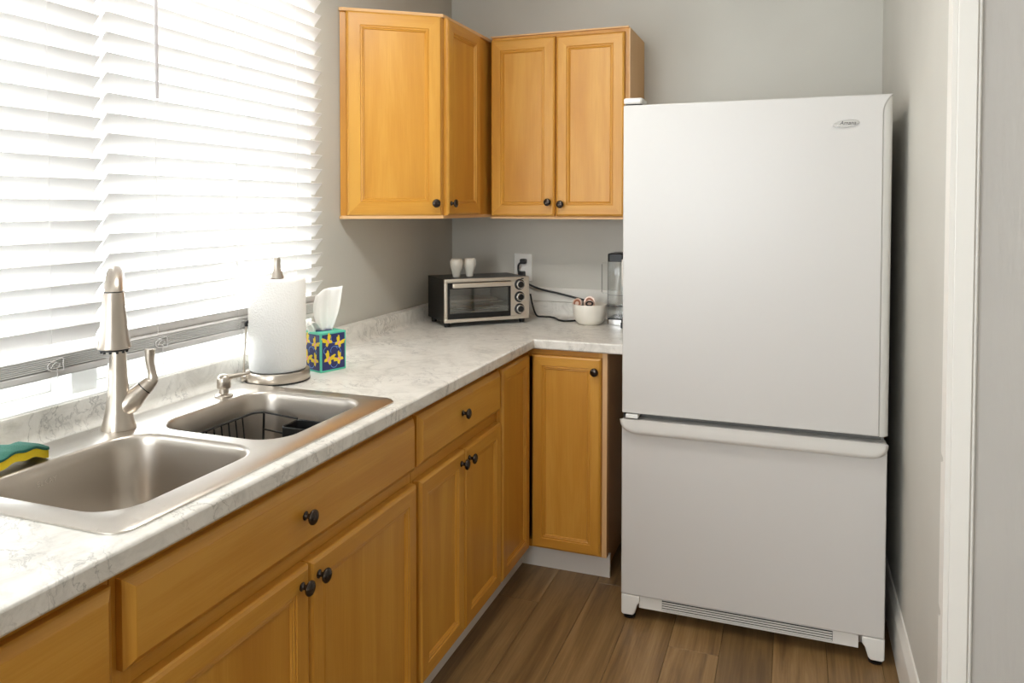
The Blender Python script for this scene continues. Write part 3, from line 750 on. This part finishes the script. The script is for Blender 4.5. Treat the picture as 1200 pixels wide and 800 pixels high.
# ------------------------------------------------------------------ sponge
t = thing('sponge', 'bent green and yellow scouring sponge on the sink deck', 'sponge', (.158, -2.374, ZD), math.radians(88))
def sponge_layer(z0, z1, over=0):
    b = MB(); nx, ny = 16, 6; L, Wd = .112+over, .064+over; top, bot = [], []
    def arch_(u): return .020*(1-(2*u)**2)*.9 if True else 0
    rings = []
    for i in range(nx+1):
        u = i/nx-.5; a = arch_(u)*.62; e = 1-.10*abs(2*u)**4
        sec = []
        for (vv, zz) in ((-.5, z0), (-.48, z0-.0005), (.48, z0-.0005), (.5, z0), (.5, z1), (.46, z1+.0012), (0, z1+.0018), (-.46, z1+.0012), (-.5, z1)):
            sec.append(Vector((u*L, vv*Wd*e, zz+a+.002*math.sin(u*17+vv*5))))
        rings.append(sec)
    return b.loft(rings)
build('foam', sponge_layer(.002, .0175), M['sponge_yellow'], t, world=False, smooth=50)
build('scouring_pad', sponge_layer(.018, .0225, .002), M['sponge_green'], t, world=False, smooth=50)

# ------------------------------------------------------------------ wire rack in the far bowl
t = thing('dish_rack', 'black wire dish rack with cutlery caddy inside the far sink bowl', 'dish rack', (.33, -1.88, .735))
wr = .0024; zt, zb = .877, .752; xb, xf, ya, yb = .238, .50, -2.03, -1.752
def wire(name, pts, r=wr): return build(name, MB().tube(pts, r, 8), M['black_wire'], t, smooth=60)
wire('top_rail', smooth_path([(xb+.02, ya, zt), (xb+.003, ya+.02, zt), (xb, ya+.06, zt), (xb, yb-.05, zt), (xb+.004, yb-.016, zt), (xb+.022, yb, zt)], 6), .003)
wire('bottom_rail', [(xb+.01, ya, zb), (xb+.01, yb-.01, zb)], .0025)
for k in range(9):
    y = ya+.012+k*.026
    wire('upright', smooth_path([(xb, y, zt), (xb+.002, y+.002, zt-.035), (xb+.010, y+.004, zb+.01), (xb+.03, y+.004, zb), (xf, y+.004, zb)], 3), .0018)
wire('corner_post', [(xb+.022, yb, zt), (xb+.018, yb-.001, zb)], .003)
wire('side_rail', [(xb+.022, yb, zt), (.372, yb-.008, zt-.004)], .0024)
wire('side_rail', [(xb+.020, yb, zt-.045), (.372, yb-.008, zt-.05)], .0024)
wire('front_rail', [(xf, ya, zb), (xf, yb, zb)], .0025)
for px_, py_ in ((xb+.01, ya+.01), (xb+.01, yb-.01), (xf, ya+.01), (xf, yb-.01)):
    build('foot', MB().lathe([(.005, -.0165), (.005, 0), (.003, .004)], (px_, py_, zb), (0, 0, 1), 10), M['black'], t, smooth=40)
cad = MB(); r_o = lambda i, z: [Vector((x, y, z)) for x, y in rrect(.366+i, .485-i, -1.825+i, -1.752-i, .014-min(i, .002), 4)]
cad.loft([r_o(.004, .757), r_o(0, .80), r_o(0, .868), r_o(.002, .870), r_o(.004, .868), r_o(.006, .765)], True, True)
build('cutlery_caddy', cad, M['black'], t, smooth=40)

# ------------------------------------------------------------------ toaster oven
fd = Vector((.268, .261)); ra = math.atan2(fd.y, fd.x)
t = thing('toaster_oven', 'black and stainless toaster oven turned in the counter corner', 'toaster oven', (.2085, -.527, CT), ra)
TWd, TDp, TZ0, TZ1 = .390, .235, .021, .202
b = MB().box(.004, TWd-.004, .012, TDp, TZ0, TZ0+.006).box(.004, TWd-.004, .012, TDp, TZ1-.006, TZ1)
b.box(.004, .010, .012, TDp, TZ0+.006, TZ1-.006).box(TWd-.010, TWd-.004, .012, TDp, TZ0+.006, TZ1-.006).box(.010, TWd-.010, TDp-.006, TDp, TZ0+.006, TZ1-.006)
b.box(.300, .304, .012, TDp-.006, TZ0+.006, TZ1-.006)
build('housing', b, M['black_metal'], t, world=False)
build('cavity_liner', MB().box(.0105, .2995, TDp-.009, TDp-.0062, TZ0+.008, TZ1-.008).box(.0105, .012, .016, TDp-.009, TZ0+.008, TZ1-.008).box(.298, .2995, .016, TDp-.009, TZ0+.008, TZ1-.008).box(.012, .298, .016, TDp-.009, TZ0+.0065, TZ0+.008), M['liner'], t, world=False)
DX0, DX1, DZ0, DZ1 = .014, .300, .036, .188
fr = MB(); fr.box(0, TWd, 0, .014, TZ0-.001, DZ0).box(0, TWd, 0, .014, DZ1, TZ1+.001).box(0, DX0, 0, .014, DZ0, DZ1).box(DX1, TWd, 0, .014, DZ0, DZ1)
build('front_frame', fr, M['steel_trim'], t, world=False, bevel=.002)
dr = MB(); dr.box(DX0, DX1, -.004, .008, DZ0, DZ0+.022).box(DX0, DX1, -.004, .008, DZ1-.026, DZ1).box(DX0, DX0+.008, -.004, .008, DZ0+.022, DZ1-.026).box(DX1-.008, DX1, -.004, .008, DZ0+.022, DZ1-.026)
dd = build('door', dr, M['black_metal'], t, world=False)
build('glass', MB().box(DX0+.008, DX1-.008, -.001, .003, DZ0+.022, DZ1-.026), M['oven_glass'], dd, world=False)
build('handle', MB().box(DX0+.014, DX1-.002, -.028, -.014, DZ1-.020, DZ1-.001), M['steel_trim'], dd, world=False, bevel=.004, seg=3)
for x in (DX0+.035, DX1-.022): build('handle_post', MB().box(x-.005, x+.005, -.015, -.003, DZ1-.016, DZ1-.006), M['steel_trim'], dd, world=False)
rk = MB()
for k in range(14): x = .022+k*.0195; rk.tube([(x, .022, .098), (x, TDp-.02, .098)], .0013, 6)
rk.tube([(.014, .022, .098), (.296, .022, .098)], .0022, 6).tube([(.014, TDp-.02, .098), (.296, TDp-.02, .098)], .0022, 6)
build('wire_shelf', rk, M['chrome'], t, world=False, smooth=60)
build('baking_tray', MB().box(.035, .265, .05, TDp-.03, .1005, .109), M['steel'], t, world=False, bevel=.003)
build('heating_element', MB().tube([(.02, .09, .062), (.29, .09, .062)], .004, 8).tube([(.02, .17, .062), (.29, .17, .062)], .004, 8), M['chrome'], t, world=False, smooth=60)
build('crumb_tray', MB().box(.014, .298, .02, TDp-.01, .030, .033), M['steel'], t, world=False)
for z in (.170, .116, .064):
    kb = build('control_knob', MB().lathe([(.0235, 0), (.0235, .003), (.0205, .005)], (.343, .0, z), (0, -1, 0), 24), M['black'], t, world=False, smooth=40)
    build('knob_ring', MB().lathe([(.0185, .004), (.0185, .015), (.0165, .017), (.013, .0172)], (.343, 0, z), (0, -1, 0), 24), M['chrome'], kb, world=False, smooth=40)
    build('knob_cap', MB().lathe([(.0135, .012), (.0135, .018), (.012, .0195)], (.343, 0, z), (0, -1, 0), 20), M['black'], kb, world=False, smooth=40)
build('indicator_light', MB().box(.350, .362, -.002, .002, .1925, .1975), M['black'], t, world=False)
for x, y in ((.02, .03), (TWd-.022, .03), (.02, TDp-.035), (TWd-.022, TDp-.035)):
    build('foot', MB().lathe([(.011, 0.0005), (.013, .012), (.0135, TZ0)], (x, y, 0), (0, 0, 1), 14), M['black'], t, world=False, smooth=50)
# cups on the oven
def cup(loc, label):
    t = thing('egg_cup', label, 'cup', loc, group='white cups on the toaster oven')
    O = Vector(loc)
    build('cup_body', MB().lathe([(.0145, 0), (.016, .002), (.0175, .010), (.0215, .028), (.0272, .045), (.0288, .058), (.0276, .069), (.0238, .0775), (.0205, .0795), (.0175, .0785), (.0195, .070), (.0235, .059), (.018, .030), (.004, .014)], O, (0, 0, 1), 28), M['ceramic'], t, smooth=60)
    build('foot_ring', MB().lathe([(.0150, 0), (.0160, .0015), (.0145, .005)], O, (0, 0, 1), 24), M['ceramic'], t, smooth=60)
cup((.1995, -.387, CT+TZ1+.0005), 'white ceramic cup nearest the window wall on top of the toaster oven')
cup((.2385, -.334, CT+TZ1+.0005), 'white ceramic cup nearest the outlet on top of the toaster oven')

# ------------------------------------------------------------------ outlet, plugs and cords
t = thing('wall_outlet', 'white wall outlet plate above the toaster oven', 'outlet', (.3715, -.001, 1.07))
build('cover_plate', MB().prism(rrect(-.0445, .0445, 0, .1305, .003, 3), (.3715, 0, 1.0695), (1, 0, 0), (0, 0, 1), (0, -1, 0), .0005, .007), M['outlet'], t, bevel=.002)
for zz in (1.1065, 1.1625):
    soc = build('socket', MB().prism(rrect(-.0165, .0165, -.0145, .0145, .011, 5), (.3715, 0, zz), (1, 0, 0), (0, 0, 1), (0, -1, 0), .006, .009), M['outlet'], t)
    for dx in (-.006, .006): build('slot', MB().box(.3715+dx-.001, .3715+dx+.001, -.0094, -.0085, zz-.003, zz+.006), M['grille_dark'], soc)
t2 = thing('power_cord', 'black plug in the upper outlet socket with cord dropping behind the toaster oven', 'power cord', (.378, -.0095, 1.1625))
build('plug', MB().prism(rrect(-.014, .014, -.012, .012, .006, 4), (.378, 0, 1.1645), (1, 0, 0), (0, 0, 1), (0, -1, 0), .0095, .035), M['black'], t2, bevel=.003)
build('cable', MB().tube(smooth_path([(.373, -.03, 1.160), (.361, -.034, 1.152), (.356, -.032, 1.135), (.359, -.03, 1.10), (.366, -.027, 1.05), (.36, -.03, .99), (.34, -.035, .92)], 6), .0045, 8), M['black'], t2, smooth=60)

# ------------------------------------------------------------------ bowl and coffee pods
BC = Vector((.7465, -.199, CT))
t = thing('bowl', 'small white ribbed bowl holding coffee pods on the counter', 'bowl', BC)
prof = [(.042, 0), (.046, .002), (.055, .007), (.064, .020), (.070, .038), (.0732, .062), (.0735, .086), (.0725, .088), (.0705, .0865), (.070, .062), (.066, .038), (.059, .020), (.047, .010), (.004, .008)]
rg = []
n = 72
for r, z in prof:
    rg.append([BC+Vector(((r+(.0005 if (k % 2 and .01 < z < .085 and r > .045) else 0))*math.cos(2*PI*k/n), (r+(.0005 if (k % 2 and .01 < z < .085 and r > .045) else 0))*math.sin(2*PI*k/n), z)) for k in range(n)])
build('bowl_shell', MB().loft(rg), M['ceramic'], t, smooth=50)
def pod(loc, axis, label, lid, ring):
    t = thing('coffee_pod', label, 'coffee pod', loc, group='coffee pods in the white bowl')
    O = Vector(loc); A_ = Vector(axis).normalized()
    build('cup', MB().lathe([(.0165, -.040), (.0185, -.038), (.0215, -.004), (.0238, -.003), (.0238, -.001)], O, A_, 24), M['pod_cup'], t, smooth=40)
    l = build('foil_lid', MB().lathe([(.0238, -.001), (.0232, .0004)], O, A_, 24), lid, t, smooth=40)
    build('printed_ring', MB().lathe([(.0175, .0004), (.0172, .0009), (.0095, .0009), (.009, .0004)], O, A_, 24, cap=False), ring, l)
    build('printed_dot', MB().lathe([(.006, .0004), (.0058, .0009)], O, A_, 16), M['foil'], l)
pod((.6965, -.226, CT+.0905), (-.25, -.85, .25), 'brown ringed coffee pod leaning on the left rim of the white bowl', M['foil'], M['pod_brown'])
pod((.7485, -.214, CT+.0985), (.1, -.88, .25), 'brown ringed coffee pod standing highest in the middle of the white bowl', M['foil'], M['pod_brown'])
pod((.7560, -.243, CT+.0935), (.1, -.52, .85), 'dark topped coffee pod lying flat at the front of the white bowl', M['foil'], M['pod_dark'])

# ------------------------------------------------------------------ coffee maker (mostly hidden by the fridge)
t = thing('coffee_maker', 'coffee maker with clear water tank half hidden behind the fridge', 'coffee maker', (.88, -.12, CT))
TA = (.8235, .893, -.197, -.060)
shell = lambda i, z: [Vector((x, y, z)) for x, y in rrect(TA[0]+i, TA[1]-i, TA[2]+i, TA[3]-i, .010-min(i, .003), 4)]
tk = build('water_tank', MB().loft([shell(0, CT+.028), shell(0, CT+.272), shell(.003, CT+.272), shell(.003, CT+.031)], True, True), M['tank'], t, smooth=40)
build('tank_edge', MB().tube([(TA[0]+.001, TA[2]+.002, CT+.03), (TA[0]+.001, TA[2]+.002, CT+.272)], .0016, 6), M['gasket'], tk)
build('tank_level_line', MB().box(TA[0]+.0005, TA[1]-.0005, TA[2]-.0004, TA[2]+.001, CT+.1275, CT+.1295), M['gasket'], tk)
build('tank_lid', MB().loft([shell(-.001, CT+.272), shell(-.001, CT+.304), shell(.003, CT+.307)], True, True), M['black'], tk, smooth=40)
build('tank_base', MB().loft([shell(-.001, CT+.001), shell(-.001, CT+.024)], True, True), M['chrome'], t, smooth=40)
build('tank_seat', MB().loft([shell(-.0015, CT+.024), shell(-.0015, CT+.028)], True, True), M['black'], t, smooth=40)
build('tank_handle', MB().tube([(.820, -.130, CT+.262), (.786, -.132, CT+.262), (.7835, -.132, CT+.256), (.7835, -.132, CT+.135), (.786, -.132, CT+.130), (.820, -.130, CT+.126)], .0022, 8), M['tank'], tk, smooth=60)
build('handle_core', MB().tube([(.7835, -.134, CT+.256), (.7835, -.134, CT+.133)], .0016, 6), M['gasket'], tk)
bb = MB().box(.8955, .995, -.20, -.03, CT+.0008, CT+.034).box(.8955, .995, -.11, -.03, CT+.034, CT+.29).box(.8955, .995, -.22, -.03, CT+.235, CT+.30)
build('brewer_body', bb, M['black'], t, bevel=.006)
build('brew_head_trim', MB().box(.8880, .8945, -.215, -.205, CT+.17, CT+.285), M['steel'], t, bevel=.002)
build('drip_tray', MB().box(.898, .992, -.28, -.2005, CT+.0008, CT+.026), M['black'], t, bevel=.004)
build('cable', MB().tube(smooth_path([(.372, -.034, 1.103), (.40, -.036, 1.066), (.46, -.034, 1.040), (.56, -.032, 1.020), (.66, -.032, .999), (.74, -.035, .980), (.82, -.034, .9745), (.905, -.028, .978)], 6), .0048, 8), M['black'], t, smooth=60)
build('plug', MB().box(.358, .386, -.036, -.0095, 1.087, 1.118), M['black'], t, bevel=.004)
c = thing('power_cord', 'black cord curling over the counter from the toaster oven to the white bowl', 'power cord', (.45, -.09, CT))
build('cable', MB().tube(smooth_path([(.435, -.085, 1.02), (.445, -.080, .965), (.466, -.085, .922), (.497, -.085, CT+.0045), (.530, -.085, CT+.0045), (.566, -.115, CT+.0045), (.600, -.168, CT+.0045), (.640, -.178, CT+.0045), (.700, -.13, CT+.0045), (.78, -.06, CT+.0045)], 6), .0042, 8), M['black'], c, smooth=60)

# ------------------------------------------------------------------ refrigerator
FL, FR, FY, FT = 1.0260, 1.8525, -.8365, 1.7655
t = thing('refrigerator', 'white bottom-freezer refrigerator standing beside the corner cabinet', 'refrigerator', ((FL+FR)/2, -.42, 0))
build('cabinet_body', MB().box(FL+.004, FR-.006, -.770, -.045, .030, FT-.012), M['fridge'], t, bevel=.006)
build('gasket', MB().box(FL+.014, FR-.016, -.782, -.770, .10, FT-.02), M['gasket'], t)
# upper door: flat front, grip strip along the right edge that swoops out to the top corner
ZM = .7165
sw = [(1.8530-FL-.0265, 0)]
curve = []
for k in range(9):
    s = k/8; curve.append((FR-FL-.0265+.0265*(s**2.2), FT-ZM-.062+.062*s))
poly = [(0, 0), (FR-FL-.0265, 0)]+curve+[(0, FT-ZM)]
d1 = build('refrigerator_door', MB().prism(poly, (FL, FY, ZM), (1, 0, 0), (0, 0, 1), (0, 1, 0), 0, .052), M['fridge'], t, bevel=.004, seg=3)
strip = MB(); L_, R_2 = [], []
zz = [0]+[c_[1] for c_ in curve[:-1]]; xx = [FR-FL-.0265]+[c_[0] for c_ in curve[:-1]]
Wf = FR-FL
rows = []
for x, z in zip(xx, zz):
    rows.append([Vector((FL+x+.0004, FY+.0015, ZM+z)), Vector((FL+x+(Wf-x)*.6, FY+.008, ZM+z)), Vector((FL+Wf-.0005, FY+.020, ZM+z)), Vector((FL+Wf-.0005, FY+.052, ZM+z)), Vector((FL+x+.0004, FY+.052, ZM+z))])
strip.loft(rows)
build('grip_strip', strip, M['fridge_trim'], d1, smooth=50)
bz = Vector((1.7205, FY-.0005, 1.6790))
bd = build('badge', MB().prism([(.0375*math.cos(2*PI*k/32), .0105*math.sin(2*PI*k/32)+.0035*math.cos(2*PI*k/32)) for k in range(32)], bz, (1, 0, 0), (0, 0, 1), (0, -1, 0), 0, .003), M['badge_grey'], d1, bevel=.001)
cr = [(-.036+.0005*k, 0) for k in range(1)]
po = [(.0385*math.cos(a), .0115*math.sin(a)+.0035*math.cos(a)) for a in [PI*1.0+PI*.9*k/20 for k in range(21)]]
pi = [(.031*math.cos(a)+.006, .0085*math.sin(a)+.0035*math.cos(a)+.0005) for a in [PI*1.0+PI*.9*k/20 for k in range(20, -1, -1)]]
cm = MB(); allp = po+pi; nn_ = 21
vsx = [bz+Vector((x, -.0034, z)) for x, z in allp]; cm.add(vsx, [(k, k+1, 2*nn_-2-k, 2*nn_-1-k) for k in range(nn_-1)])
build('badge_swoosh', cm, M['chrome'], bd)
me = text_mesh('Amana', .0165, .0004, .25); me.materials.append(M['ink'])
o = bpy.data.objects.new('lettering', me); col.objects.link(o); o.parent = bd
off = bz+Vector((.005, -.0036, .0015))-ORG[t.name]
o.matrix_local = Matrix.Translation(off) @ Matrix.Rotation(PI/2, 4, 'X')
# freezer drawer front with its full-width pull
d2 = build('freezer_door', MB().prism([(0, 0), (FR-FL-.0025, 0), (FR-FL-.0025, .608), (0, .608)], (FL-.0005, FY, .0875), (1, 0, 0), (0, 0, 1), (0, 1, 0), 0, .052), M['fridge'], t, bevel=.004, seg=3)
hp = [(-.003, .054)]
for k in range(9):
    a = PI+PI/2*k/8; hp.append((.052+.055*math.cos(a), .042+.042*math.sin(a)))
for k in range(9):
    a = 1.5*PI+PI/2*k/8; hp.append((FR-FL-.052+.052*math.cos(a), .042+.042*math.sin(a)))
hp += [(FR-FL, .054)]
pull = MB(); O = Vector((FL-.001, FY, .6495)); rr_ = []
for dpt, sc, dz in ((-.001, 0, 0), (.010, 0, 0), (.020, .004, .0), (.026, .010, 0), (.0285, .018, 0)):
    ring = []
    for x, z in hp:
        cx = (FR-FL)/2; zz_ = .054-(.054-z)*(1-sc/.054); xx_ = x+(sc*.8 if x < cx else -sc*.8)*(1 if z < .05 else .4)
        ring.append(O+Vector((xx_, -dpt, zz_-(.017*(1-max(0, dpt)/.0285) if z > .05 else 0))))
    rr_.append(ring)
pull.loft(rr_)
build('pull_handle', pull, M['fridge_trim'], d2, smooth=50)
build('hinge_cover', MB().prism(rrect(0, .066, 0, .09, .012, 4), (FL-.001, -.838, FT+.0045), (1, 0, 0), (0, 1, 0), (0, 0, 1), 0, .020), M['fridge_trim'], t, bevel=.006, seg=3)
build('hinge_plate', MB().box(FL+.006, FL+.06, -.83, -.76, FT+.0008, FT+.0045), M['grille_dark'], t)
build('middle_hinge', MB().box(FL+.0135, FL+.055, FY-.004, FY+.05, .7005, .7135), M['fridge_trim'], t, bevel=.002)
build('hinge_pin', MB().lathe([(.005, 0), (.005, .016)], (FL+.008, FY+.008, .6995), (0, 0, 1), 10), M['grille_dark'], t)
gr = build('base_grille', MB().box(FL+.060, FR-.076, FY+.012, FY+.03, .042, .088), M['fridge_trim'], t)
build('grille_recess', MB().box(1.165, 1.702, FY+.0105, FY+.0125, .0485, .0805), M['grille_dark'], gr)
for k in range(4): build('louver', MB().box(1.166, 1.701, FY+.007, FY+.011, .0510+k*.0078, .0545+k*.0078), M['fridge_trim'], gr)
for s in (0, 1):
    xo = (lambda x: FL+x) if s == 0 else (lambda x: FR-.002-x)
    pl = [(0, .009), (0, .0745), (.064, .0745), (.064, .052), (.056, .043), (.051, .026), (.047, .012), (.040, .004), (.006, .003)]
    pl2 = [(xo(x), z) for x, z in pl]
    fc = build('foot_cover', MB().prism(pl2 if s else pl2[::-1], (0, FY+.001, .012), (1, 0, 0), (0, 0, 1), (0, 1, 0), 0, .06), M['fridge_trim'], t, bevel=.004, seg=3)
    build('leveling_foot', MB().lathe([(.020, .0005), (.021, .007), (.010, .009), (.010, .02)], (xo(.024), FY+.028, 0), (0, 0, 1), 18), M['black'], t, smooth=40)
for x in (FL+.06, FR-.06): build('roller', MB().lathe([(.028, -.012), (.028, .012)], (x, -.12, .0285), (1, 0, 0), 18), M['black'], t, smooth=40)
